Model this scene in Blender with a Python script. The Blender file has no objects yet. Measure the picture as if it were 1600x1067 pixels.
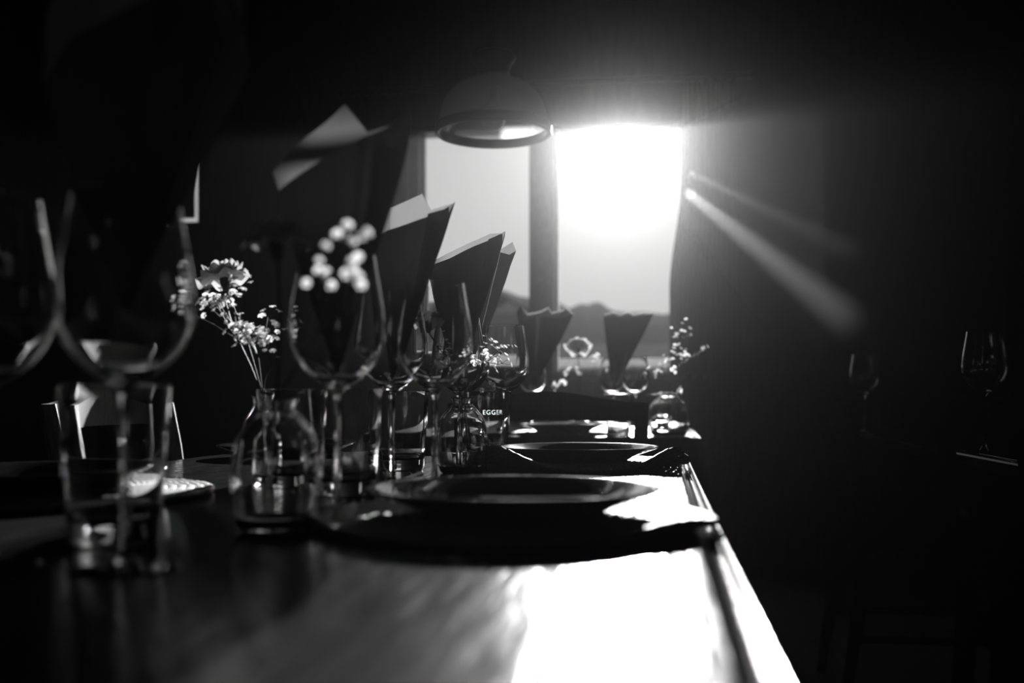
import bpy, bmesh, math, random
from mathutils import Vector, Matrix
random.seed(7)
C = bpy.context.scene.collection
SC = bpy.context.scene
R = math.radians

# ------------------------------------------------------------------ camera, sky, sun, exposure
YAW = R(8.25)                     # camera looks 8 degrees left of the table direction (+Y)
CZ = 0.865                        # eye height: 11.5 cm above the table top
FPX, HX, HY = 1600.0, 800.0, 620.0
TOP = 0.75
cam = bpy.data.cameras.new('camera')
cam.lens, cam.sensor_width = 36.0, 36.0
cam.shift_y = (HY - 533.5) / 1600.0
cam.clip_start, cam.clip_end = 0.02, 8000
cam.dof.use_dof = True
cam.dof.focus_distance = 1.72
cam.dof.aperture_fstop = 3.1
cam.dof.aperture_blades = 0
co = bpy.data.objects.new('camera', cam); C.objects.link(co)
co.location = (0, 0, CZ); co.rotation_euler = (R(90), 0, YAW)
SC.camera = co
FW = Vector((-math.sin(YAW), math.cos(YAW), 0)); RT = Vector((math.cos(YAW), math.sin(YAW), 0))

def ray(px, py): return FW + RT * ((px - HX) / FPX) + Vector((0, 0, (HY - py) / FPX))
def at(px, py, d): return Vector((0, 0, CZ)) + ray(px, py) * d           # a point at a depth
def aty(px, py, y): r = ray(px, py); return Vector((0, 0, CZ)) + r * (y / r.y)   # a point on a plane y
def spot(px, d, z=TOP): p = at(px, HY, d); p.z = z; return p

SUN_DIR = ray(966, 215).normalized()
SUN_E = 26.0                      # irradiance of the sun, W/m2
w = bpy.data.worlds.new('sky'); SC.world = w; w.use_nodes = True
nt = w.node_tree; nt.nodes.clear()
wo = nt.nodes.new('ShaderNodeOutputWorld'); bg = nt.nodes.new('ShaderNodeBackground')
tc = nt.nodes.new('ShaderNodeTexCoord'); dp = nt.nodes.new('ShaderNodeVectorMath'); dp.operation = 'DOT_PRODUCT'
dp.inputs[1].default_value = SUN_DIR
mr = nt.nodes.new('ShaderNodeMapRange'); mr.interpolation_type = 'SMOOTHSTEP'
mr.inputs['From Min'].default_value = 0.93; mr.inputs['From Max'].default_value = 1.0
mr.inputs['To Min'].default_value = 0.50; mr.inputs['To Max'].default_value = 0.55
nt.links.new(tc.outputs['Generated'], dp.inputs[0]); nt.links.new(dp.outputs['Value'], mr.inputs['Value'])
nt.links.new(mr.outputs['Result'], bg.inputs['Strength'])
bg.inputs['Color'].default_value = (1, 0.985, 0.985, 1)
nt.links.new(bg.outputs[0], wo.inputs['Surface'])
SD = 4000.0                       # the sun: a lamp of the sun's breadth, far beyond the mountains
sl = bpy.data.lights.new('sun', 'POINT'); sl.energy = SUN_E * 4 * math.pi * SD * SD
sl.shadow_soft_size = SD * 0.0050
so = bpy.data.objects.new('sun', sl); C.objects.link(so); so.location = Vector((0, 0, CZ)) + SUN_DIR * SD
SC.view_settings.view_transform = 'Standard'; SC.view_settings.look = 'None'
SC.view_settings.gamma = 1; SC.view_settings.use_curve_mapping = False
SC.view_settings.exposure = 0.0
SC.cycles.max_bounces = 14; SC.cycles.transmission_bounces = 12; SC.cycles.transparent_max_bounces = 24
SC.cycles.glossy_bounces = 6; SC.cycles.volume_bounces = 0
SC.cycles.sample_clamp_direct = 0; SC.cycles.sample_clamp_indirect = 60.0

# ------------------------------------------------------------------ materials
def mat(name, col, rough=0.5, metal=0.0, var=0.15, scale=30.0, bump=0.0, spec=0.5, stretch=(1, 1, 1), coat=0.0, rvar=0.0, bscale=None):
    m = bpy.data.materials.new(name); m.use_nodes = True
    t = m.node_tree; b = t.nodes['Principled BSDF']
    tcn = t.nodes.new('ShaderNodeTexCoord'); mp = t.nodes.new('ShaderNodeMapping'); mp.inputs['Scale'].default_value = stretch
    n = t.nodes.new('ShaderNodeTexNoise'); n.inputs['Scale'].default_value = scale; n.inputs['Detail'].default_value = 4
    t.links.new(tcn.outputs['Object'], mp.inputs['Vector']); t.links.new(mp.outputs[0], n.inputs['Vector'])
    cr = t.nodes.new('ShaderNodeMapRange')
    cr.inputs['To Min'].default_value = col * (1 - var); cr.inputs['To Max'].default_value = col * (1 + var)
    cr.inputs['From Min'].default_value = 0.3; cr.inputs['From Max'].default_value = 0.7
    t.links.new(n.outputs['Fac'], cr.inputs['Value']); t.links.new(cr.outputs[0], b.inputs['Base Color'])
    if rvar:
        rr = t.nodes.new('ShaderNodeMapRange'); rr.inputs['From Min'].default_value = 0.3; rr.inputs['From Max'].default_value = 0.7
        rr.inputs['To Min'].default_value = max(0.02, rough - rvar); rr.inputs['To Max'].default_value = rough + rvar
        t.links.new(n.outputs['Fac'], rr.inputs['Value']); t.links.new(rr.outputs[0], b.inputs['Roughness'])
    else: b.inputs['Roughness'].default_value = rough
    b.inputs['Metallic'].default_value = metal; b.inputs['Specular IOR Level'].default_value = spec
    b.inputs['Coat Weight'].default_value = coat; b.inputs['Coat Roughness'].default_value = 0.1
    if bump:
        bn = t.nodes.new('ShaderNodeBump'); bn.inputs['Strength'].default_value = bump; bn.inputs['Distance'].default_value = 0.002
        src = n
        if bscale:
            src = t.nodes.new('ShaderNodeTexNoise'); src.inputs['Scale'].default_value = bscale; src.inputs['Detail'].default_value = 3
            t.links.new(mp.outputs[0], src.inputs['Vector'])
        t.links.new(src.outputs['Fac'], bn.inputs['Height']); t.links.new(bn.outputs[0], b.inputs['Normal'])
    return m

def cloth(name, diff, trans, scale=900.0):                            # woven cloth or petals that let light through
    m = bpy.data.materials.new(name); m.use_nodes = True; t = m.node_tree; t.nodes.clear()
    o = t.nodes.new('ShaderNodeOutputMaterial'); d = t.nodes.new('ShaderNodeBsdfDiffuse'); tr = t.nodes.new('ShaderNodeBsdfTranslucent')
    ad = t.nodes.new('ShaderNodeAddShader'); n = t.nodes.new('ShaderNodeTexNoise'); n.inputs['Scale'].default_value = scale
    tcn = t.nodes.new('ShaderNodeTexCoord'); t.links.new(tcn.outputs['Object'], n.inputs['Vector'])
    for nd, v in ((d, diff), (tr, trans)):
        q = t.nodes.new('ShaderNodeMapRange'); q.inputs['To Min'].default_value = v * 0.85; q.inputs['To Max'].default_value = v * 1.15
        t.links.new(n.outputs['Fac'], q.inputs['Value']); t.links.new(q.outputs[0], nd.inputs['Color'])
    t.links.new(d.outputs[0], ad.inputs[0]); t.links.new(tr.outputs[0], ad.inputs[1]); t.links.new(ad.outputs[0], o.inputs['Surface'])
    return m

def glass(name, rough=0.0, ior=1.47, smudge=0.0):
    m = bpy.data.materials.new(name); m.use_nodes = True; t = m.node_tree; t.nodes.clear()
    o = t.nodes.new('ShaderNodeOutputMaterial'); g = t.nodes.new('ShaderNodeBsdfGlass'); g.inputs['IOR'].default_value = ior
    n = t.nodes.new('ShaderNodeTexNoise'); n.inputs['Scale'].default_value = 40
    q = t.nodes.new('ShaderNodeMapRange'); q.inputs['To Min'].default_value = rough; q.inputs['To Max'].default_value = rough + smudge
    t.links.new(n.outputs['Fac'], q.inputs['Value']); t.links.new(q.outputs[0], g.inputs['Roughness'])
    t.links.new(g.outputs[0], o.inputs['Surface']); return m

def pane_glass(name, glare=0.0, glarecol=0.8):                          # thin flat glass: lets light straight through, reflects by angle
    m = bpy.data.materials.new(name); m.use_nodes = True; t = m.node_tree; t.nodes.clear()
    o = t.nodes.new('ShaderNodeOutputMaterial'); tr = t.nodes.new('ShaderNodeBsdfTransparent'); g = t.nodes.new('ShaderNodeBsdfGlossy')
    g.inputs['Roughness'].default_value = 0.03; f = t.nodes.new('ShaderNodeFresnel'); f.inputs['IOR'].default_value = 1.45
    mx = t.nodes.new('ShaderNodeMixShader'); t.links.new(f.outputs[0], mx.inputs[0]); t.links.new(tr.outputs[0], mx.inputs[1]); t.links.new(g.outputs[0], mx.inputs[2])
    out = mx
    if glare:  # milky share that stands in for glare
        n = t.nodes.new('ShaderNodeTexNoise'); n.inputs['Scale'].default_value = 25
        q = t.nodes.new('ShaderNodeMapRange'); q.inputs['To Min'].default_value = glare * 0.8; q.inputs['To Max'].default_value = glare * 1.2
        t.links.new(n.outputs['Fac'], q.inputs['Value'])
        tl = t.nodes.new('ShaderNodeBsdfTranslucent'); tl.inputs['Color'].default_value = (glarecol,) * 3 + (1,)
        m2 = t.nodes.new('ShaderNodeMixShader'); t.links.new(q.outputs[0], m2.inputs[0]); t.links.new(mx.outputs[0], m2.inputs[1]); t.links.new(tl.outputs[0], m2.inputs[2]); out = m2
    t.links.new(out.outputs[0], o.inputs['Surface']); return m

M = dict(
    table=mat('dark_varnished_wood', 0.012, 0.14, var=0.4, scale=18, stretch=(9, 0.8, 1), bump=0.45, bscale=14, coat=0.0, rvar=0.02, spec=0.2),
    tedge=mat('varnished_edge_wood', 0.012, 0.11, var=0.3, scale=25, stretch=(8, 1, 1), bump=0.05, bscale=120, spec=0.03),
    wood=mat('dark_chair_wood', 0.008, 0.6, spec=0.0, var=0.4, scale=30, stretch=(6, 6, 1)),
    chairlit=mat('sunlit_chair_wood', 0.10, 0.5, spec=0.2, var=0.3, scale=30, stretch=(6, 6, 1)),  # lighter copy of the chair wood, sun put into the colour
    weave=mat('woven_cane', 0.12, 0.6, var=0.3, scale=220, bump=0.8),
    braid=mat('braided_seagrass', 0.19, 0.65, var=0.3, scale=240, bump=0.6, spec=0.08),
    plate=mat('dark_glazed_stoneware', 0.012, 0.05, var=0.3, scale=60, spec=0.16),
    napkin=cloth('linen_napkin', 0.07, 0.05),
    glass=glass('clear_glass', 0.0, smudge=0.015),
    pane=pane_glass('window_glass'),
    dome=pane_glass('glare_lamp_glass', 0.32, 0.5),  # glare over the dome put in as a pale translucent share
    metal=mat('blackened_metal', 0.02, 0.35, 0.6),
    bulb=mat('frosted_bulb', 0.6, 0.3),
    petal=cloth('white_petals', 0.4, 0.12, 120), blossom=cloth('gypsophila_petals', 0.5, 0.24, 300), leaf=cloth('green_calyx', 0.06, 0.03, 200),
    stem=mat('flower_stem', 0.04, 0.6, spec=0.03, var=0.3, scale=200),
    wall=mat('dark_timber_wall', 0.022, 0.7, var=0.5, scale=6, stretch=(14, 14, 1), bump=0.2),
    ceil=mat('dark_timber_ceiling', 0.02, 0.7, var=0.5, scale=6, stretch=(14, 1, 1)),
    floor=mat('dark_floor_boards', 0.02, 0.5, var=0.5, scale=5, stretch=(12, 1, 1)),
    frame=mat('dark_window_wood', 0.03, 0.4, var=0.4, scale=30, stretch=(4, 4, 1)),
    sill=mat('pale_sill', 0.6, 0.3, var=0.1, scale=30),
    curtain=cloth('dark_curtain', 0.03, 0.004, 300),
    blind=mat('dark_blind', 0.02, 0.8, var=0.3, scale=200),
    hill=mat('mountain_forest', 0.02, 0.95, var=0.12, scale=0.02, spec=0.0),
    ground=mat('valley_meadow', 0.028, 0.95, var=0.25, scale=0.05, spec=0.0),
    white=cloth('white_print', 0.9, 0.8), pale=mat('pale_rail_paint', 0.75, 0.5), house=mat('pale_render', 0.08, 0.9), hwin=mat('dark_shutters', 0.04, 0.8),
)

# ------------------------------------------------------------------ mesh helpers
class MB:
    def __init__(s): s.v = []; s.f = []
    def add(s, vs, fs):
        o = len(s.v); s.v += [tuple(v) for v in vs]; s.f += [tuple(i + o for i in f) for f in fs]
    def box(s, x0, x1, y0, y1, z0, z1):
        s.add([(x0,y0,z0),(x1,y0,z0),(x1,y1,z0),(x0,y1,z0),(x0,y0,z1),(x1,y0,z1),(x1,y1,z1),(x0,y1,z1)],
              [(0,3,2,1),(4,5,6,7),(0,1,5,4),(1,2,6,5),(2,3,7,6),(3,0,4,7)])
    def lathe(s, prof, n=48, c=(0, 0, 0), closed=False):
        vs, fs, rings = [], [], []
        for r, z in prof:
            if r < 1e-6: rings.append([len(vs)]); vs.append((c[0], c[1], c[2] + z))
            else:
                rings.append(list(range(len(vs), len(vs) + n)))
                vs += [(c[0] + r * math.cos(2*math.pi*k/n), c[1] + r * math.sin(2*math.pi*k/n), c[2] + z) for k in range(n)]
        prs = list(zip(rings, rings[1:])) + ([(rings[-1], rings[0])] if closed else [])
        for a, b in prs:
            for k in range(n):
                q = (k + 1) % n
                if len(a) == 1 and len(b) == 1: continue
                if len(a) == 1: fs.append((a[0], b[q], b[k]))
                elif len(b) == 1: fs.append((a[k], a[q], b[0]))
                else: fs.append((a[k], a[q], b[q], b[k]))
        s.add(vs, fs)
    def tube(s, path, rad, n=8, cap=True):
        path = [Vector(p) for p in path]
        if not isinstance(rad, (list, tuple)): rad = [rad] * len(path)
        vs, fs = [], []
        up = None
        for i, p in enumerate(path):
            t = (path[min(i+1, len(path)-1)] - path[max(i-1, 0)]).normalized()
            if up is None: up = t.orthogonal().normalized()
            up = (up - t * up.dot(t)); up = up.normalized() if up.length > 1e-6 else t.orthogonal().normalized()
            sd = t.cross(up)
            vs += [p + (up * math.cos(2*math.pi*k/n) + sd * math.sin(2*math.pi*k/n)) * rad[i] for k in range(n)]
        for i in range(len(path) - 1):
            for k in range(n):
                q = (k + 1) % n
                fs.append((i*n+k, i*n+q, (i+1)*n+q, (i+1)*n+k))
        if cap: fs += [tuple(reversed(range(n))), tuple(range((len(path)-1)*n, len(path)*n))]
        s.add(vs, fs)
    def sweep(s, prof, y0, y1, n=2):                                  # profile (x,z) extruded along y
        k = len(prof); vs = []
        for i in range(n):
            y = y0 + (y1 - y0) * i / (n - 1); vs += [(x, y, z) for x, z in prof]
        fs = [(i*k+j, i*k+(j+1)%k, (i+1)*k+(j+1)%k, (i+1)*k+j) for i in range(n-1) for j in range(k)]
        fs += [tuple(range(k)), tuple(reversed(range((n-1)*k, n*k)))]
        s.add(vs, fs)
    def mesh(s, name, m, smooth=True, angle=40):
        me = bpy.data.meshes.new(name); me.from_pydata(s.v, [], s.f); me.materials.append(m)
        b = bmesh.new(); b.from_mesh(me); bmesh.ops.recalc_face_normals(b, faces=b.faces); b.to_mesh(me); b.free()
        if smooth:
            me.shade_smooth()
            try: me.set_sharp_from_angle(angle=R(angle))
            except Exception: pass
        return me
    def build(s, name, m, parent=None, smooth=True, angle=40):
        return put(name, s.mesh(name, m, smooth, angle), parent)

def put(name, me, parent=None, loc=None):
    o = bpy.data.objects.new(name, me); C.objects.link(o)
    if parent: o.parent = parent
    if loc is not None: o.location = loc
    return o
def tag(o, label=None, cat=None, group=None, kind=None):
    if label: o['label'] = label
    if cat: o['category'] = cat
    if group: o['group'] = group
    if kind: o['kind'] = kind
    return o
def thing(name, loc, label, cat, group=None, rz=0.0):
    o = bpy.data.objects.new(name, None); C.objects.link(o); o.location = loc; o.rotation_euler = (0, 0, rz)
    o.empty_display_size = 0.05
    return tag(o, label, cat, group)
def copy_tree(o, parent=None):
    c = o.copy(); C.objects.link(c); c.parent = parent
    for ch in list(o.children): copy_tree(ch, c)
    return c
def struct(name, mb, m, parent=None, smooth=False):
    o = mb.build(name, m, parent, smooth)
    if not parent: o['kind'] = 'structure'
    return o

# ------------------------------------------------------------------ the room
YB = 5.30                                                             # inner face of the window wall
XL, XR, YN, ZC = -3.2, 2.1, -1.6, 3.1
b = MB(); b.box(XL - .2, XR + .2, YN - .2, YB + .25, -.1, 0); struct('floor', b, M['floor'])
b = MB(); b.box(XL - .2, XR + .2, YN - .2, YB + .25, ZC, ZC + .1); struct('ceiling', b, M['ceil'])
b = MB(); b.box(XL - .2, XL, YN - .2, YB + .25, 0, ZC); struct('wall_left', b, M['wall'])
b = MB(); b.box(XR, XR + .2, YN - .2, YB + .25, 0, ZC); struct('wall_right', b, M['wall'])
b = MB(); b.box(XL, XR, YN - .2, YN, 0, ZC); struct('wall_near', b, M['wall'])
WX0, WX1 = aty(636, 400, YB).x, aty(1100, 400, YB).x                  # main window opening
WZ0, WZ1 = aty(960, 585, YB).z, aty(960, 192, YB).z
SX1, SX0 = aty(309, 300, YB).x, aty(309, 300, YB).x - 0.55            # small window far left
SZ0, SZ1 = aty(309, 347, YB).z, aty(309, 110, YB).z
b = MB(); Y0, Y1 = YB, YB + .14
b.box(XL, SX0, Y0, Y1, 0, ZC); b.box(SX0, SX1, Y0, Y1, 0, SZ0); b.box(SX0, SX1, Y0, Y1, SZ1, ZC)
b.box(SX1, WX0, Y0, Y1, 0, ZC); b.box(WX0, WX1, Y0, Y1, 0, WZ0); b.box(WX0, WX1, Y0, Y1, WZ1, ZC); b.box(WX1, XR, Y0, Y1, 0, ZC)
struct('wall_back', b, M['wall'])

def obox(name, x0, x1, y0, y1, z0, z1, m, parent=None):
    q = MB(); q.box(x0, x1, y0, y1, z0, z1); o = q.build(name, m, parent, False); return o
win = thing('window_1', (0, 0, 0), None, None); win['kind'] = 'structure'
MX0, MX1 = aty(828, 400, YB).x, aty(866, 400, YB).x
PX0 = aty(655, 400, YB).x
obox('mullion', MX0, MX1, YB - .03, YB + .12, WZ0, WZ1, M['frame'], win)
obox('jamb', WX0, PX0, YB - .01, YB + .12, WZ0, WZ1, M['frame'], win)
obox('jamb', WX1 - .012, WX1, YB - .01, YB + .12, WZ0, WZ1, M['frame'], win)
obox('head', WX0, WX1, YB - .01, YB + .12, WZ1 - .015, WZ1, M['frame'], win)
for x0, x1 in ((PX0, MX0), (MX1, WX1 - .012)):
    obox('pane', x0, x1, YB + .07, YB + .074, WZ0 + .02, WZ1 - .015, M['pane'], win)
    obox('bottom_rail', x0, x1, YB + .05, YB + .095, WZ0, WZ0 + .022, M['sill'], win)
    obox('side_bead', x0, x0 + .016, YB + .05, YB + .095, WZ0 + .022, WZ1 - .015, M['sill'] if x0 == MX1 else M['frame'], win)  # pale bead right of the mullion, dark bead at the left pane
obox('sill', WX0 - .03, WX1 + .03, YB - .06, YB + .04, WZ0 - .03, WZ0 + .002, M['frame'], win)
win2 = thing('window_2', (0, 0, 0), None, None); win2['kind'] = 'structure'
obox('pane', SX0, SX1, YB + .09, YB + .094, SZ0, SZ1, M['pane'], win2)
obox('frame', SX0, SX1, YB + .07, YB + .12, SZ1 - .03, SZ1, M['frame'], win2)
obox('sill', SX0, SX1, YB - .01, YB + .02, SZ0 - .03, SZ0, M['frame'], win2)
q = MB(); q.box(SX0, SX1 - .036, YB + .03, YB + .045, SZ0 + .036, SZ1 - .0)
bl = q.build('window_blind', M['blind'], None, False)
tag(bl, 'dark blind over the small high window far left, light showing along its edge', 'blind')
q = MB(); q.tube([(SX0, YB + .0375, SZ0 + .036), (SX1 - .036, YB + .0375, SZ0 + .036)], .008); q.build('bottom_bar', M['metal'], bl)

# curtains: wavy panels with depth
def beam_gap(v):                                                            # holes added near the curtain's edge to let the beam shafts through
    d = Vector(v) - Vector((0, 0, CZ)); k = d.dot(FW); x, y = HX + FPX * d.dot(RT) / k, HY - FPX * d.z / k
    return ((x - 1078) / 8.5) ** 2 + ((y - 301) / 8.5) ** 2 < 1 or ((x - 1080) / 4) ** 2 + ((y - 268) / 3) ** 2 < 1
def curtain(name, pts_top, pts_bot, z0, z1, label, rod=True):
    q = MB(); n = 90; m = 160; vs, fs = [], []
    for j in range(m):
        t = j / (m - 1)
        for i in range(n):
            u = i / (n - 1)
            xt = pts_top[0] + (pts_top[1] - pts_top[0]) * u; xb = pts_bot(t)[0] + (pts_bot(t)[1] - pts_bot(t)[0]) * u
            vs.append((xb, YB - .075 + .028 * math.sin(u * 6 * 2 * math.pi), z1 + (z0 - z1) * t))
    fs = [(j*n+i, j*n+i+1, (j+1)*n+i+1, (j+1)*n+i) for j in range(m-1) for i in range(n-1) if not beam_gap(vs[j*n+i])]
    q.add(vs, fs); o = q.build(name, M['curtain'])
    md = o.modifiers.new('hem', 'SOLIDIFY'); md.thickness = .002
    return tag(o, label, 'curtain', None)
cxa, cxb, cxc = aty(1064, 300, YB - .07).x, aty(1046, 480, YB - .07).x, aty(1150, 400, YB - .07).x
def right_edge(t):
    z = 2.45 + (0.3 - 2.45) * t
    k = min(1, max(0, (1.95 - z) / 0.55)); k = k * k * (3 - 2 * k)
    return (cxa + (cxb - cxa) * k, cxc)
curtain('window_curtain', (cxa, cxc), right_edge, 0.3, 2.45, 'dark gathered curtain hanging at the right side of the bright window')
lx0, lx1 = aty(560, 300, YB - .07).x, aty(639, 300, YB - .07).x
curtain('window_curtain', (lx0, lx1), lambda t: (lx0, lx1), 0.3, 2.45, 'dark gathered curtain hanging at the left side of the bright window')
q = MB(); q.tube([(lx0 - .08, YB - .075, 2.47), (cxc + .08, YB - .075, 2.47)], .014, 12); rod = q.build('curtain_rod', M['metal'])
tag(rod, 'dark round curtain rod above the bright window', 'curtain rod')
for x in (lx0 - .09, cxc + .09):
    q = MB(); q.lathe([(0, -.025), (.02, -.018), (.026, 0), (.02, .018), (0, .025)], 16, (x, YB - .075, 2.47)); q.build('finial', M['metal'], rod)
# door post on the right wall, faint upright strip
t1 = MB(); p = at(1572, 300, 2.6); t1.box(p.x - .02, p.x + .05, p.y - .06, p.y + .06, 0, ZC); struct('trim_1', t1, M['wood'])

# ------------------------------------------------------------------ outside: balcony rail, meadow slopes, mountains, house
def terrain(name, ys, hf, x0, x1, nx, m, label, cat):
    q = MB(); vs = []; ny = len(ys)
    for y in ys:
        for i in range(nx):
            u = x0 + (x1 - x0) * i / (nx - 1); x = u * y; vs.append((x, y, hf(u, y)))
    q.add(vs, [(j*nx+i, j*nx+i+1, (j+1)*nx+i+1, (j+1)*nx+i) for j in range(ny-1) for i in range(nx-1)])
    o = q.build(name, m); return tag(o, label, cat)
def px_of(u):                                                        # image column of the direction x = u*y
    v = Vector((u, 1, 0)); return HX + FPX * v.dot(RT) / v.dot(FW)
RIDGE = [(400, 500), (600, 480), (700, 468), (755, 455), (775, 451), (790, 454), (812, 463), (828, 465), (850, 464), (868, 468), (878, 476), (890, 483), (903, 476),
         (912, 474), (917, 477), (926, 473), (936, 472), (944, 477), (955, 486), (968, 492), (985, 496), (1010, 493), (1045, 491), (1100, 488), (1300, 475)]
def interp(tab, x):
    if x <= tab[0][0]: return tab[0][1]
    for (a, b_), (c, d) in zip(tab, tab[1:]):
        if x <= c: return b_ + (d - b_) * (x - a) / (c - a)
    return tab[-1][1]
from mathutils import noise
def ridge_h(u, y):
    k = px_of(u); top = (HY - interp(RIDGE, k)) / FPX * (Vector((u, 1, 0)).dot(FW)) * 1500
    f = (y - 700) / 800
    if f > 1: f = max(0, 1 - (f - 1) * 1.4)
    f = max(0.0, min(1, f)); f = f ** 0.9
    base = 55 * (y / 1500)
    return CZ + base + (top - base) * f + 14 * noise.noise(Vector((u * 18, y * .006, 0))) * f * (1 - f) * 4
terrain('mountain_range', [700 + 100 * i for i in range(13)], ridge_h, -0.75, 0.35, 420, M['hill'], 'grey forested mountain ridge seen through the window', 'mountain')
def meadow_h(u, y):
    f = (y - 40) / 760
    return -3 + (43 + 3) * max(0, f) ** 1.05 + 1.2 * noise.noise(Vector((u * 9, y * .02, 3))) * min(1, f * 4)
terrain('meadow_slope', [40, 60, 90, 130, 180, 250, 330, 420, 520, 600, 690], meadow_h, -0.8, 0.4, 60, M['ground'], 'pale grey meadow slope below the mountain ridge outside', 'meadow')
hs = at(789, 545, 140); hr = thing('farm_house', hs, 'pale farmhouse on the slope outside, seen through the left window pane', 'house')
q = MB(); q.box(-4, 4, -3, 3, -3, 4.6); q.build('wall', M['house'], hr, False)
q = MB(); q.sweep([(-4.6, 4.4), (0, 7.2), (4.6, 4.4), (4.4, 4.2), (0, 6.8), (-4.4, 4.2)], -3.5, 3.5); q.build('roof', M['hill'], hr, False)
for x in (-2.2, .2, 2.4):
    q = MB(); q.box(x - .6, x + .6, -3.06, -2.98, 1.2, 3.0); q.build('window', M['hwin'], hr, False)
ry = 6.9
rl = thing('balcony_railing', (0, ry, 0), 'pale balcony railing just outside the window above the sill', 'railing')
za, zb = aty(930, 560, ry).z, aty(930, 574, ry).z
q = MB(); q.sweep([(-.035, zb), (.035, zb), (.035, za - .012), (.022, za), (-.022, za), (-.035, za - .012)], -3, 1.6)
o = q.build('handrail', M['pale'], rl, True, 60); o.rotation_euler = (0, 0, R(-90)); o.location = (0, 0, 0)
for k in range(9):
    x = -2.4 + .5 * k
    q = MB(); q.box(x - .02, x + .02, -.02, .02, -.05, zb); q.build('post', M['frame'], rl, False)
q = MB(); q.box(-3, 1.6, -.012, .012, .35, zb - .09); q.build('lower_panel', M['house'], rl, False)
q = MB(); q.box(-3.2, 2.2, YB + .14, 7.2, -.2, -.05); o = q.build('balcony_floor', M['floor'], None, False); tag(o, 'dark balcony floor outside below the window', 'balcony')

# ------------------------------------------------------------------ tables
TXL, TXR, TY0, TY1 = -.89, .054, -.30, 1.965
def table(name, x0, x1, y0, y1, label):
    t = thing(name, ((x0 + x1) / 2, (y0 + y1) / 2, 0), label, 'table'); cx, cy = t.location.x, t.location.y
    hw, hl = (x1 - x0) / 2, (y1 - y0) / 2
    i = .022
    q = MB(); q.box(-hw + i, hw - i, -hl + i, hl - i, TOP - .032, TOP)
    ob = q.build('tabletop', M['table'], t, False)
    bv = ob.modifiers.new('round', 'BEVEL'); bv.width = .002; bv.segments = 2
    # moulded edge: a sunk cove, then a raised rounded bead
    prof = [(0, TOP - .030), (0, TOP - .0008), (.0015, TOP - .0015), (.0105, TOP - .0065), (.0118, TOP - .0065), (.0130, TOP - .0030), (.0140, TOP - .0026),
            (.0175, TOP - .0030), (.0182, TOP - .0030), (.0202, TOP - .00225), (.0208, TOP - .0026), (.022, TOP - .006), (.022, TOP - .024), (.019, TOP - .032)]
    for rz, half, off in ((0, hl, hw), (math.pi, hl, hw), (math.pi/2, hw, hl), (-math.pi/2, hw, hl)):
        q = MB(); q.sweep(prof, -half, half, 2); o = q.build('edge_moulding', M['tedge'], t, False)
        o.rotation_euler = (0, 0, rz); o.location = (math.cos(rz) * (off - i), math.sin(rz) * (off - i), 0)
    q = MB()
    a = .09
    for sx in (-1, 1): q.box(sx * (hw - a) - .011, sx * (hw - a) + .011, -hl + a, hl - a, TOP - .12, TOP - .033)
    for sy in (-1, 1): q.box(-hw + a, hw - a, sy * (hl - a) - .011, sy * (hl - a) + .011, TOP - .12, TOP - .033)
    q.build('apron', M['wood'], t, False)
    for sx in (-1, 1):
        for sy in (-1, 1):
            q = MB(); x, y = sx * (hw - a), sy * (hl - a)
            q.tube([(x, y, 0), (x, y, .35), (x, y, TOP - .034)], [.022, .027, .034], 4); q.build('leg', M['wood'], t, False)
    return t
table('dining_table', TXL, TXR, TY0, TY1, 'long varnished dining table in the foreground with a moulded edge')
table('dining_table', -.83, .115, 2.92, 4.85, 'second dining table in front of the window beyond the empty chair back')
table('dining_table', .62, 1.5, 1.45, 4.3, 'unlit dining table at the right beyond the aisle')

# ------------------------------------------------------------------ chairs (sitter faces local +Y, back at -Y)
def make_chair(wood):
    t = thing('dining_chair', (0, 0, 0), 'x', 'chair', None)
    q = MB(); n = 14
    q.sweep([(-.21, .445), (.21, .445), (.225, .452), (.225, .468), (.21, .476), (-.21, .476), (-.225, .468), (-.225, .452)], -.20, .22, 2)
    q.build('seat', wood, t, True)
    for sx in (-1, 1):
        q = MB(); q.tube([(sx*.20, .19, 0), (sx*.195, .185, .25), (sx*.19, .18, .445)], [.014, .018, .021], 8); q.build('leg', wood, t)
        q = MB(); q.tube([(sx*.205, -.24, 0), (sx*.205, -.205, .25), (sx*.205, -.19, .45), (sx*.21, -.20, .62), (sx*.217, -.222, .76), (sx*.22, -.24, .85)],
                         [.013, .018, .020, .019, .017, .015], 8); q.build('stile', wood, t)
    def rail(z0f, z1f, yb, th):
        q = MB(); vs = []; m = 15
        for i in range(m):
            u = -1 + 2 * i / (m - 1); x = .225 * u; y = yb - .028 * (1 - u * u)
            for zz, yy in ((z0f(u), y + th), (z1f(u), y + th), (z1f(u), y - th), (z0f(u), y - th)): vs.append((x, yy, zz))
        fs = [(i*4+j, i*4+(j+1)%4, (i+1)*4+(j+1)%4, (i+1)*4+j) for i in range(m-1) for j in range(4)] + [(0,1,2,3), ((m-1)*4+3,(m-1)*4+2,(m-1)*4+1,(m-1)*4)]
        q.add(vs, fs); return q
    rail(lambda u: .808 + .004 * (1 - u*u), lambda u: .852 + .026 * (math.cos(u * math.pi) * .5 + .5), -.238, .011).build('top_rail', wood, t, True, 30)
    rail(lambda u: .665, lambda u: .72, -.214, .009).build('middle_rail', wood, t, True, 30)
    for sx in (-1, 1):
        q = MB(); q.tube([(sx*.196, .18, .2), (sx*.205, -.205, .2)], .010, 8); q.build('stretcher', wood, t)
    return t
ch = make_chair(M['wood']); cl = make_chair(M['chairlit'])
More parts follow.
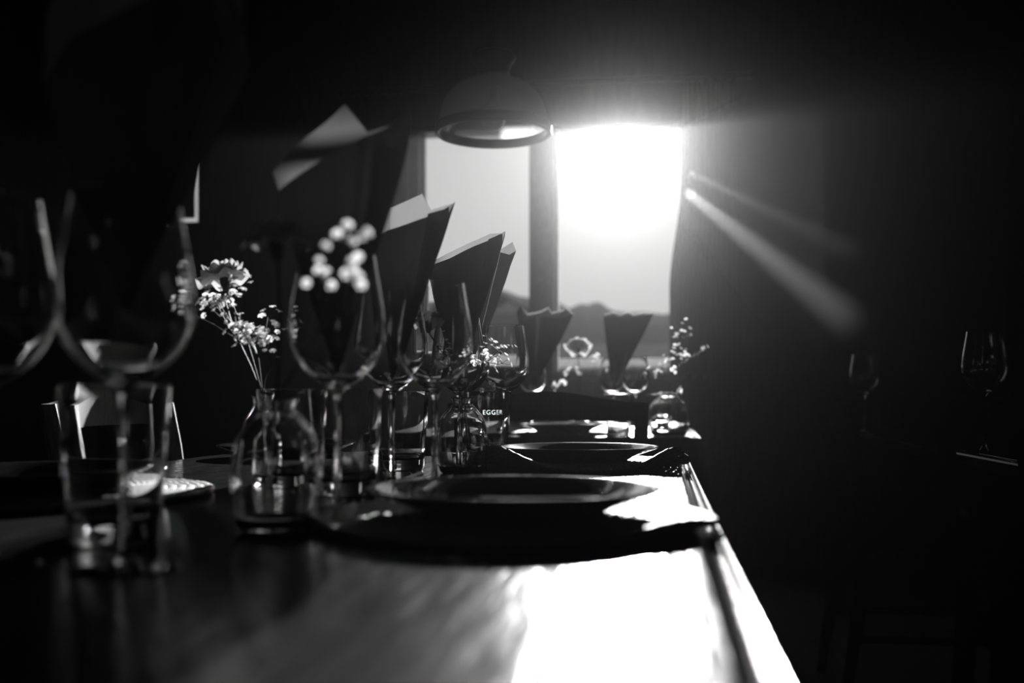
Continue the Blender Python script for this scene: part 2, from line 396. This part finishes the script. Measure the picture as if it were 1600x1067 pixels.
for i, (x, y, rz, lab) in enumerate([
        (-.262, 2.61, 0, 'dark wooden chair with a curved top rail between the two tables'),
        (-.83, 1.89, -math.pi/2, 'wooden chair at the far left side of the foreground table, its stiles edged with sun'),
        (.74, 3.12, -math.pi/2, 'unlit chair tucked in at the right table, farther from the camera'),
        (.74, 1.75, -math.pi/2, 'unlit chair tucked in at the near end of the right table')]):
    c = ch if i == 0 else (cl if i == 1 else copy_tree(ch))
    c.location = (x, y, 0); c.rotation_euler = (0, 0, rz); c['label'] = lab

# ------------------------------------------------------------------ braided place mats
def braid_ring(r, lift, n=150, first=0.0):
    q = MB(); vs = []; k = 8; n = max(40, int(n * r / .18)); lumps = max(10, int(2 * math.pi * r / .013))
    for i in range(n):
        a = 2 * math.pi * i / n
        ph = (a * lumps / (2 * math.pi)) % 1.0
        s = .0043 * (0.80 + .30 * math.sin(math.pi * ph) ** 0.7)
        off = .0022 * math.sin(a * lumps)
        for j in range(k):
            b_ = 2 * math.pi * j / k
            rr = r + off + (s * 1.25) * math.cos(b_); zz = .0045 + s * .85 * math.sin(b_) + lift(a, rr)
            vs.append((rr * math.cos(a), rr * math.sin(a), max(zz, .0002)))
    q.add(vs, [(i*k+j, i*k+(j+1)%k, ((i+1)%n)*k+(j+1)%k, ((i+1)%n)*k+j) for i in range(n) for j in range(k)])
    return q
RADII = [.012 + .0105 * i for i in range(17)]
def make_mat(loc, label, lift=None, meshes=None, group=None):
    t = thing('placemat', loc, label, 'placemat', group); out = []
    for i, r in enumerate(RADII):
        me = meshes[i] if meshes else braid_ring(r, lift or (lambda a, rr: 0)).mesh('braid', M['braid'])
        put('braid', me, t); out.append(me)
    return t, out
def bump_at(a, c, wd):
    d = (a - c + math.pi) % (2 * math.pi) - math.pi
    return math.exp(-(d / wd) ** 2)
PA, PB = Vector((-.135, .934, TOP)), Vector((-.138, 1.718, TOP))
def liftA(a, r): e = max(0, (r - .12) / .065) ** 2; return e * (.010 * bump_at(a, R(-35), .35) + .004 * bump_at(a, R(200), .5))
def liftB(a, r): e = max(0, (r - .11) / .075) ** 1.7; return e * (.034 * bump_at(a, R(229), .40) + .030 * bump_at(a, R(-30), .36) + .006 * bump_at(a, R(120), .6))
make_mat(PA, 'round braided placemat under the nearest plate', liftA)
make_mat(PB, 'round braided placemat with curled-up edges under the second plate', liftB)
tm, flat = make_mat((-.705, 1.1, TOP), 'round braided placemat at the left edge of the table behind the tumblers')
PC = spot(880, 3.17); make_mat(PC, 'round braided placemat on the second table behind the chair back', None, flat)
PD = spot(1000, 4.15); make_mat(PD, 'round braided placemat at the far end of the second table by the window', None, flat)

# ------------------------------------------------------------------ plates
pb = MB(); pb.lathe([(0, 0), (.082, 0), (.086, .003), (.098, .009), (.132, .0205), (.1348, .0222), (.1352, .0238), (.1335, .0245), (.128, .0235), (.095, .0125), (.082, .0075), (0, .0065)], 96)
pme = pb.mesh('plate', M['plate'], True, 60)
for c, lab in ((PA, 'dark glazed dinner plate nearest the camera on a braided placemat'), (PB, 'dark glazed dinner plate second from the camera, between the curled placemat edges'),
               (Vector((-.705, 1.1, TOP)), 'dark dinner plate at the left edge of the table behind the near glasses'),
               (Vector((-.705, 1.884, TOP)), 'dark dinner plate at the far left corner of the foreground table'),
               (PC, 'dark dinner plate on the second table seen under the chair top rail'), (PD, 'dark dinner plate at the window end of the second table')):
    tag(put('dinner_plate', pme, None, (c.x, c.y, TOP + (.0085 if lab.find('far left corner') < 0 else .0003))), lab, 'plate', 'dinner plates')

# ------------------------------------------------------------------ wine glasses and tumblers
def arc(pts, n=5):                                                   # Catmull-Rom through profile points
    out = []; P = [pts[0]] + list(pts) + [pts[-1]]
    for i in range(1, len(P) - 2):
        for k in range(n):
            t = k / n; p0, p1, p2, p3 = P[i-1], P[i], P[i+1], P[i+2]
            out.append(tuple(.5 * (2*p1[j] + (p2[j]-p0[j])*t + (2*p0[j]-5*p1[j]+4*p2[j]-p3[j])*t*t + (3*p1[j]-p0[j]-3*p2[j]+p3[j])*t**3) for j in (0, 1)))
    out.append(tuple(pts[-1])); return out
outer = [(.0042, .112), (.0075, .122), (.022, .132), (.036, .146), (.0435, .163), (.0450, .178), (.0435, .198), (.0395, .222), (.0350, .250)]
inner = [(.0340, .2497), (.0385, .222), (.0424, .198), (.0438, .178), (.0423, .1635), (.0347, .1475), (.021, .1345), (.008, .1285), (0, .1275)]
bowl_b = MB(); bowl_b.lathe([(0, .112)] + arc(outer) + arc(inner), 64)
stem_b = MB(); stem_b.lathe([(0, .0046)] + arc([(.009, .0046), (.0052, .012), (.0038, .03), (.0034, .06), (.0036, .09), (.0042, .1119)], 4) + [(0, .1119)], 24)
foot_b = MB(); foot_b.lathe([(0, 0), (.0345, 0), (.0355, .0008), (.0345, .0018), (.022, .0028), (.009, .0045), (0, .0045)], 64)
G_ME = [('bowl', bowl_b.mesh('bowl', M['glass'])), ('stem', stem_b.mesh('stem', M['glass'])), ('foot', foot_b.mesh('foot', M['glass']))]
def wine(p, label, group='wine glasses'):
    t = thing('wine_glass', (p.x, p.y, TOP), label, 'wine glass', group)
    for n, me in G_ME: put(n, me, t)
    return t
GL = {
 'W0': (spot(-22, .70), 'wine glass cut by the left edge of the photo'),
 'W1': (spot(195, .686), 'large blurred wine glass at the left holding the tallest dark napkin'),
 'W2': (spot(527, .965), 'wine glass holding the napkin with the sunlit square peak'),
 'W2b': (spot(612, 1.33), 'wine glass holding the second napkin, left of the window'),
 'W3': (spot(679, 1.215), 'empty wine glass with a bright rim and glittering stem in the middle of the table'),
 'W5': (spot(716, 1.72), 'wine glass holding the broad napkin in front of the left window pane'),
 'W6': (spot(728, 1.945), 'wine glass holding the rearmost napkin on the foreground table'),
 'W4': (spot(789, 1.93), 'empty wine glass standing at the far end of the foreground table behind the lettered tumbler'),
 'W7': (spot(832, 3.38), 'wine glass on the second table holding the ruffled napkin by the mullion'),
 'W8': (spot(957, 3.48), 'wine glass on the second table holding the flat-topped napkin'),
 'W9': (spot(993, 3.36), 'empty wine glass on the second table right of the flat-topped napkin'),
 'W11': (spot(1538, 2.12), 'wine glass with one thin lit edge on the dark table at the far right'),
 'W12': (spot(1350, 3.25), 'wine glass with a short bright edge on the dark right table'),
}
for k, (p, lab) in GL.items(): wine(p, lab)
tum = MB(); tum.lathe([(0, 0), (.031, 0), (.0335, .0015), (.0345, .005)] + arc([(.0355, .02), (.0395, .07), (.0435, .1235)], 4) + [(.0437, .1246), (.0430, .125), (.0421, .1244)]
    + arc([(.0418, .1235), (.0379, .07), (.0340, .026)], 4) + [(.031, .020), (.022, .0165), (0, .0155)], 64)
tme = tum.mesh('tumbler', M['glass'])
TU = {'T1': (spot(178, .81), 'large blurred tumbler in front at the left, below the tallest napkin'),
      'T2': (spot(762, 1.87), 'tumbler printed with white lettering near the far plate'),
      'T3': (spot(455, 1.30), 'dark tumbler behind the front flower jar, left of centre'),
      'T4': (spot(540, 1.20), 'dark tumbler under the napkin with the sunlit peak'),
      'T6': (spot(628, 1.62), 'tumbler catching sparks of light left of the glittering stem'),
      'T5': (spot(966, 3.06), 'tumbler on the second table seen between the chair rails'),
      'T7': (spot(1030, 3.55), 'tumbler on the second table behind the round flower jar')}
for k, (p, lab) in TU.items():
    o = tag(put('tumbler', tme, None, (p.x, p.y, TOP)), lab, 'tumbler', 'tumblers')
    if k == 'T2':
        cu = bpy.data.curves.new('lettering', 'FONT'); cu.body = 'EGGER'; cu.size = .0115; cu.align_x = 'CENTER'; cu.space_character = 1.12
        to = bpy.data.objects.new('tmp', cu); C.objects.link(to); bpy.context.view_layer.update()
        me = bpy.data.meshes.new_from_object(to.evaluated_get(bpy.context.evaluated_depsgraph_get())); C.objects.unlink(to); bpy.data.objects.remove(to)
        bb = bmesh.new(); bb.from_mesh(me); bmesh.ops.subdivide_edges(bb, edges=bb.edges[:], cuts=1); bmesh.ops.triangulate(bb, faces=bb.faces[:])
        bb.to_mesh(me); bb.free()
        a0 = math.atan2(-p.y, -p.x) + .24
        for v in me.vertices:
            z = .0835 + v.co.y; rr = .0355 + (z - .02) * .0845 / 1.03 * .98 + .0004
            rr = .0395 + (z - .07) * (.004 / .0535) + .00035; a = a0 + v.co.x / rr
            v.co = (rr * math.cos(a), rr * math.sin(a), z)
        me.materials.clear(); me.materials.append(M['white']); put('lettering', me, o)

# ------------------------------------------------------------------ napkins rolled into cones
def napkin(p, apex_z, rim, label, flap=None, group='napkin cones'):
    """rim: (right, back, height) points round the opening, last one overlaps the first; ruled from the apex"""
    def sheet(pts, name, parent=None):
        q = MB(); N = []; 
        for a, b_ in zip(pts, pts[1:]):
            for k in range(8): N.append(Vector(a).lerp(Vector(b_), k / 8))
        N.append(Vector(pts[-1])); n = len(N); m = 10; vs = []
        for j in range(m):
            t = .03 + .97 * j / (m - 1)
            for i, r_ in enumerate(N):
                w_ = Vector((r_.x, r_.y, 0)); bul = 1 + .04 * math.sin(math.pi * t)
                pt = RT * (r_.x * t * bul) + Vector((-RT.y, RT.x, 0)) * (r_.y * t * bul) + Vector((0, 0, r_.z * t))
                pt += Vector((noise.noise(pt * 22 + Vector((p.x * 9, p.y * 7, 0))), noise.noise(pt * 22 + Vector((5, p.y * 9, 2))), 0)) * .003 * t
                vs.append(pt)
        q.add(vs, [(j*n+i, j*n+i+1, (j+1)*n+i+1, (j+1)*n+i) for j in range(m-1) for i in range(n-1)])
        return q.build(name, M['napkin'], parent, True, 35)
    o = sheet(rim, 'napkin_cone'); o.location = (p.x, p.y, apex_z)
    tag(o, label, 'napkin', group)
    if flap: sheet(flap, 'folded_flap', o)
    return o
def rim_px(p, d, az, pts):                                           # photo measures -> metres round the apex
    la = p.dot(RT)
    return [((x - HX) / FPX * (d + bk) - la, bk, (HY - y) / FPX * (d + bk) + CZ - az) for x, y, bk in pts]
def nap(key, apexy, pts, label, flap=None, az=None, lining=False):
    p, _ = GL[key]; d = p.dot(FW)
    z = az if az is not None else TOP + .131
    o = napkin(p, z, rim_px(p, d, z, pts), label, rim_px(p, d, z, flap) if flap else None)
    if lining:                                                       # the inner plies of the folded cloth
        o2 = napkin(p, z, rim_px(p, d, z, [(x, y + 3, bk * .93) for x, y, bk in pts]), 'x', None)
        o2.name = 'inner_fold'; o2.parent = o; o2.location = (0, 0, .002)
        for k in ('label', 'category', 'group'): del o2[k]
    return o
nap('W1', 0, [(235, -20, -.02), (330, -70, -.035), (380, 40, .0), (380, -60, .02), (330, -150, .045), (235, -190, .06), (140, -150, .05), (72, 20, .01), (62, 130, -.005), (110, 60, -.04), (235, 0, -.055), (250, -5, -.052)],
    'tallest dark napkin cone at the top left, cut by the top edge',
    [(330, -60, -.03), (366, 30, -.03), (386, 108, .005), (385, 40, .03)], CZ + 125 * .686 / 1600)
nap('W2', 0, [(573, 212, -.022), (560, 220, -.034), (510, 242, -.042), (455, 285, -.030), (432, 300, -.01), (428, 268, .005), (478, 215, .028), (540, 163, .036), (573, 207, .030), (636, 186, .022), (640, 215, .008), (610, 235, -.008), (585, 225, -.018)],
    'napkin cone with a sunlit square peak left of the lamp',
    [(571, 214, -.026), (604, 200, -.02), (632, 180, -.006), (640, 180, .006), (642, 200, .018)])
nap('W2b', 0, [(671, 338, -.018), (650, 345, -.03), (605, 360, -.036), (580, 380, -.02), (578, 362, .0), (610, 325, .026), (660, 303, .032), (673, 328, .026), (708, 318, .018), (704, 335, .004), (685, 350, -.008), (672, 342, -.016)],
    'second napkin cone with a lit folded corner, left of the left window pane',
    [(670, 334, -.022), (694, 327, -.014), (711, 315, .0), (708, 326, .014)])
nap('W5', 0, [(764, 375, -.012), (740, 385, -.026), (700, 404, -.032), (666, 418, -.012), (668, 412, .012), (700, 395, .026), (766, 365, .024), (786, 364, .016), (782, 384, .002), (766, 380, -.01)],
    'broad napkin cone with a slanted rim against the left window pane',
    [(762, 374, -.016), (777, 367, -.008), (788, 361, .002), (787, 370, .012)])
nap('W6', 0, [(782, 392, -.016), (745, 400, -.028), (710, 415, -.012), (715, 405, .012), (750, 395, .026), (785, 388, .022), (800, 378, .010), (806, 392, .0), (796, 398, -.010), (782, 394, -.014)],
    'rearmost napkin cone on the foreground table, its curved tip against the sky')
nap('W7', 0, [(838, 494, -.03), (818, 500, -.03), (807, 486, -.008), (815, 478, .012), (825, 490, .02), (845, 486, .035), (857, 480, .03), (862, 488, .02), (880, 484, .012), (884, 480, .0), (896, 490, -.004), (878, 496, -.022), (845, 495, -.034)],
    'ruffled napkin cone on the second table overlapping the window mullion', None, TOP + .133, True)
nap('W8', 0, [(1000, 495, -.028), (970, 497, -.036), (943, 495, -.016), (944, 491, .006), (958, 487, .02), (968, 491, .03), (982, 487, .036), (990, 491, .03), (1006, 488, .02), (1021, 489, .004), (1010, 494, -.018), (985, 496, -.034)],
    'flat-topped napkin cone on the second table in front of the right window pane', None, TOP + .133, True)

# ------------------------------------------------------------------ flowers in small glass jars
jar_b = MB(); jar_b.lathe([(0, 0), (.029, 0), (.033, .003), (.036, .012)] + arc([(.038, .03), (.0375, .06), (.033, .083), (.022, .097), (.0165, .103), (.0165, .110), (.0185, .113)], 4)
    + [(.0178, .1145), (.0160, .113)] + arc([(.0145, .109), (.0145, .103), (.0200, .0955), (.031, .082), (.0355, .06), (.036, .03)], 4) + [(.033, .012), (.024, .0085), (0, .0075)], 56)
jme = jar_b.mesh('flower_jar', M['glass'])
bot_b = MB(); bot_b.lathe([(0, 0), (.021, 0), (.0245, .003), (.0255, .012)] + arc([(.026, .03), (.026, .07), (.023, .087), (.015, .098), (.0125, .105), (.0125, .113), (.0145, .116)], 4)
    + [(.0138, .1175), (.0122, .116)] + arc([(.0108, .112), (.0108, .105), (.0133, .097), (.0214, .0855), (.0243, .07), (.0243, .03)], 4) + [(.0228, .012), (.016, .009), (0, .008)], 48)
bme = bot_b.mesh('flower_jar', M['glass'])
blm = MB()
for k in range(6):                                                   # a small six-petalled cup flower, about 6 mm wide
    a = k * math.pi / 3
    def P_(r, da, z): return (r * math.cos(a + da), r * math.sin(a + da), z)
    blm.add([P_(.0006, 0, 0), P_(.0020, -.5, .0012), P_(.0020, .5, .0012), P_(.0036, -.42, .0020), P_(.0036, .42, .0020), P_(.0041, 0, .0012)], [(0, 1, 2), (1, 3, 4, 2), (3, 5, 4)])
blm_me = blm.mesh('blossom', M['blossom'], True, 80)
def sprig(base, centre, spread, n, label, size=1.0, seed=1, group='gypsophila sprigs'):
    rnd = random.Random(seed)
    t = thing('gypsophila_sprig', base, label, 'flower', group)
    c = centre - base; q = MB()
    fork = c * .62 + Vector((0, 0, -.004))
    q.tube([(0, 0, -.05), (0, 0, 0), fork * .5 + Vector((rnd.uniform(-.004, .004), 0, .004)), fork], [.0009, .0009, .0008, .0007], 5)
    hubs = []
    for k in range(max(3, n // 4)):
        hb = c + Vector((rnd.gauss(0, spread[0] * .8), rnd.gauss(0, spread[1] * .8), rnd.gauss(0, spread[2] * .8)))
        m1 = fork.lerp(hb, .5) + Vector((rnd.uniform(-.004, .004), rnd.uniform(-.004, .004), .003))
        q.tube([fork, m1, hb], [.0006, .0005, .0005], 4); hubs.append(hb)
    for k in range(n):
        hb = hubs[k % len(hubs)]; e = hb + Vector((rnd.gauss(0, .009), rnd.gauss(0, .009), rnd.gauss(.003, .007)))
        q.tube([hb, e], [.00045, .00035], 4)
        o = put('blossom', blm_me, t, e)
        dv = (e - fork).normalized() + Vector((rnd.uniform(-.5, .5), rnd.uniform(-.8, .2), rnd.uniform(-.3, .5)))
        o.rotation_euler = dv.to_track_quat('Z', 'Y').to_euler(); s = size * rnd.uniform(.75, 1.2); o.scale = (s, s, s)
    q.build('stem', M['stem'], t)
    return t
def carnation(base, head, label, size=.021, tilt=(0, 0, 1), seed=3):
    rnd = random.Random(seed)
    t = thing('carnation', base, label, 'flower', 'carnations'); c = head - base; tv = Vector(tilt).normalized()
    q = MB(); q.tube([(0, 0, -.05), (0, 0, 0), c * .5 + Vector((.004, 0, 0)), c - tv * .016], .0013, 6); q.build('stem', M['stem'], t)
    rot = tv.to_track_quat('Z', 'Y').to_matrix()
    q = MB(); q.lathe([(0, -.018), (.004, -.016), (.0062, -.008), (.0058, .002)], 12); q.v = [tuple(c + rot @ Vector(v)) for v in q.v]; q.build('calyx', M['leaf'], t)
    for L in range(6):                                               # six whorls of frilled petals
        q = MB(); n = 60; m = 7; vs = []; up = .42 + .2 * L; rad = size * (1.02 - .09 * L)
        for j in range(m):
            u = j / (m - 1)
            for i in range(n):
                a = 2 * math.pi * i / n + L * .5
                fr = 1 + u * (.09 * math.sin(a * 5 + L) + .04 * math.sin(a * 9 + L * 2))
                r = .003 + (rad - .003) * u * math.cos(min(1.45, up) * .75) * fr
                z = rad * u * math.sin(min(1.45, up)) * .85 + u * u * size * .13 * math.sin(a * 7 + L * 1.7) - .012 * (u ** 2.5) * (1 if L < 2 else .3)
                vs.append(c + rot @ Vector((r * math.cos(a), r * math.sin(a), z)))
        q.add(vs, [(j*n+i, j*n+(i+1)%n, (j+1)*n+(i+1)%n, (j+1)*n+i) for j in range(m-1) for i in range(n)])
        q.build('petal_whorl', M['petal'], t, True, 80)
    return t
def jar(px, d, me, H, label):
    p = spot(px, d); o = tag(put('flower_jar', me, None, (p.x, p.y, TOP)), label, 'jar', 'flower jars'); return p + Vector((0, 0, H))
# jar 1: left, small bottle with carnation
b1 = jar(410, 1.36, bme, .118, 'slim glass bottle jar holding the carnation at the left')
carnation(b1, at(350, 436, 1.38), 'pale carnation standing in the slim bottle at the left, lit from behind', .037, (-.25, .15, 1), 4)
sprig(b1, at(350, 472, 1.37), (.026, .02, .016), 64, 'gypsophila sprig just under the left carnation', 1.35, 11)
sprig(b1, at(400, 516, 1.36), (.022, .02, .016), 60, 'lower gypsophila sprig leaning right of the left carnation', 1.35, 12)
sprig(b1, at(432, 540, 1.35), (.012, .012, .010), 8, 'small lowest gypsophila sprig at the right of the left bottle', 1.1, 13)
# jar 2: front, dark, with blurred blossoms
b2 = jar(432, .885, jme, .113, 'dark round flower jar in front, left of centre, under the blurred blossoms')
sprig(b2, at(548, 430, .68), (.012, .012, .013), 18, 'blurred gypsophila sprig in front of the napkin with the sunlit peak', 0.85, 24)
carnation(b2, at(430, 375, .86), 'unlit dark blurred carnation left of the napkin with the sunlit peak', .028, (-.1, -.1, 1), 8)
# jar 3: middle
b3 = jar(722, 1.545, jme, .113, 'round glass flower jar left of the lettered tumbler')
sprig(b3, at(765, 548, 1.55), (.026, .02, .024), 38, 'gypsophila sprig in front of the empty glass at the table end', 1.0, 31)
sprig(b3, at(685, 572, 1.56), (.032, .02, .018), 36, 'gypsophila sprig seen through the glass with the glittering stem', 1.0, 32)
sprig(b3, at(735, 585, 1.52), (.03, .02, .012), 22, 'low gypsophila sprig hanging over the neck of the middle jar', 1.0, 33)
carnation(b3, at(668, 505, 1.57), 'unlit dark carnation seen through the glass with the glittering stem', .027, (-.1, .2, 1), 10)
# jar 4: second table, behind the chair
b4 = jar(905, 3.72, jme, .113, 'flower jar on the second table hidden by the chair back')
carnation(b4, at(903, 545, 3.72), 'pale carnation standing against the view in the right window pane', .050, (0, .7, 1), 5)
sprig(b4, at(900, 595, 3.70), (.06, .03, .03), 26, 'gypsophila sprig on the second table below the pale carnation', 2.0, 41)
sprig(b4, at(935, 572, 3.73), (.04, .03, .03), 24, 'gypsophila sprig on the second table right of the pale carnation', 2.0, 42)
# jar 5: near corner of the second table
p5 = spot(1045, 3.02)
j5 = put('flower_jar', jme, None, (p5.x, p5.y, TOP)); j5.scale = (1.55, 1.55, 1.15); tag(j5, 'wide round flower jar glittering on the near right corner of the second table', 'jar', 'flower jars')
b5 = p5 + Vector((0, 0, .13))
sprig(b5, at(1066, 545, 3.0), (.030, .03, .034), 46, 'gypsophila sprig before the dark curtain at the right of the window', 1.4, 51)
sprig(b5, at(1040, 590, 3.0), (.03, .03, .02), 14, 'low gypsophila sprig just above the glittering wide jar', 1.9, 52)
sprig(b5, at(1015, 575, 3.1), (.03, .03, .02), 20, 'gypsophila sprig at the right lower corner of the window', 1.9, 53)

# ------------------------------------------------------------------ pendant lamp
LD = 2.64; lp = at(771, 203, LD); s = LD / FPX
la = thing('pendant_lamp', lp, 'glass dome pendant lamp with a dark metal ring hanging before the window', 'lamp')
rr = 91 * s
q = MB(); q.lathe([(rr, .010), (rr, -.010), (rr - .004, -.013), (rr - .012, -.011), (rr - .014, 0), (rr - .010, .011), (rr - .004, .013)], 72, closed=True); q.build('shade_ring', M['metal'], la)
q = MB(); q.lathe(arc([(rr - .006, .010), (rr - .012, .035), (rr * .80, .085), (rr * .55, .118), (rr * .33, .130), (rr * .27, .140)], 5) + arc([(rr * .265, .139), (rr * .33, .1275), (rr * .55, .1155), (rr * .79, .0835), (rr - .0145, .0345), (rr - .008, .010)], 5), 64)
q.build('glass_dome', M['dome'], la)
q = MB(); q.lathe([(0, .136)] + arc([(rr * .30, .136), (rr * .27, .148), (rr * .30, .165), (rr * .38, .182), (rr * .38, .190), (rr * .30, .199)], 4) + [(.012, .202), (0, .202)], 48); q.build('cap', M['metal'], la)
q = MB(); q.lathe([(0, .0)] + arc([(.012, .001), (.026, .014), (.031, .034), (.026, .056), (.015, .078), (.0135, .10)], 4) + [(.0135, .136), (0, .136)], 32); q.build('bulb', M['bulb'], la)
q = MB(); q.tube([(0, 0, .20), (0, 0, ZC - lp.z - .02)], .004, 8); q.build('cord', M['metal'], la)
q = MB(); q.lathe([(0, ZC - lp.z), (.05, ZC - lp.z), (.05, ZC - lp.z - .012), (.035, ZC - lp.z - .025), (0, ZC - lp.z - .026)], 32); q.build('ceiling_rose', M['metal'], la)

# ------------------------------------------------------------------ thin scattering air added for lens glow round the sun, mostly forward
hz = bpy.data.materials.new('glow_haze_volume'); hz.use_nodes = True; t = hz.node_tree; t.nodes.clear()
oo = t.nodes.new('ShaderNodeOutputMaterial'); vs_ = t.nodes.new('ShaderNodeVolumeScatter')
vs_.inputs['Density'].default_value = 0.00050; vs_.inputs['Anisotropy'].default_value = 0.935; vs_.inputs['Color'].default_value = (1, 1, 1, 1)
t.links.new(vs_.outputs[0], oo.inputs['Volume'])
q = MB(); q.box(XL + .01, XR - .01, YN + .01, YB - .002, .005, ZC - .01); o = q.build('glow_haze', hz, None, False)
tag(o, 'thin scattering air added to the room for the lens glow around the window', 'glow_haze', None, 'stuff')

# scattering pocket added to show the beam, lit only through the curtain holes
sm = bpy.data.materials.new('beam_smoke_volume'); sm.use_nodes = True; t = sm.node_tree; t.nodes.clear()
oo = t.nodes.new('ShaderNodeOutputMaterial'); vs_ = t.nodes.new('ShaderNodeVolumeScatter')
vs_.inputs['Density'].default_value = 0.36; vs_.inputs['Anisotropy'].default_value = 0.15; vs_.inputs['Color'].default_value = (1, 1, 1, 1)
t.links.new(vs_.outputs[0], oo.inputs['Volume'])
drift = -SUN_DIR.x / SUN_DIR.y
ya, yb = 5.12, 1.66
xa = aty(1068, 300, ya).x; xb = xa + drift * (ya - yb)
q = MB(); q.add([(xa, ya, 1.70), (xa + .28, ya, 1.70), (xb + .28, yb, .86), (xb, yb, .86), (xa, ya, 2.2), (xa + .28, ya, 2.2), (xb + .28, yb, 1.4), (xb, yb, 1.4)],
                [(0, 3, 2, 1), (4, 5, 6, 7), (0, 1, 5, 4), (1, 2, 6, 5), (2, 3, 7, 6), (3, 0, 4, 7)])
o = q.build('beam_smoke', sm, None, False); tag(o, 'thin scattering pocket added right of the window to show slanting light shafts', 'beam_smoke', None, 'stuff')
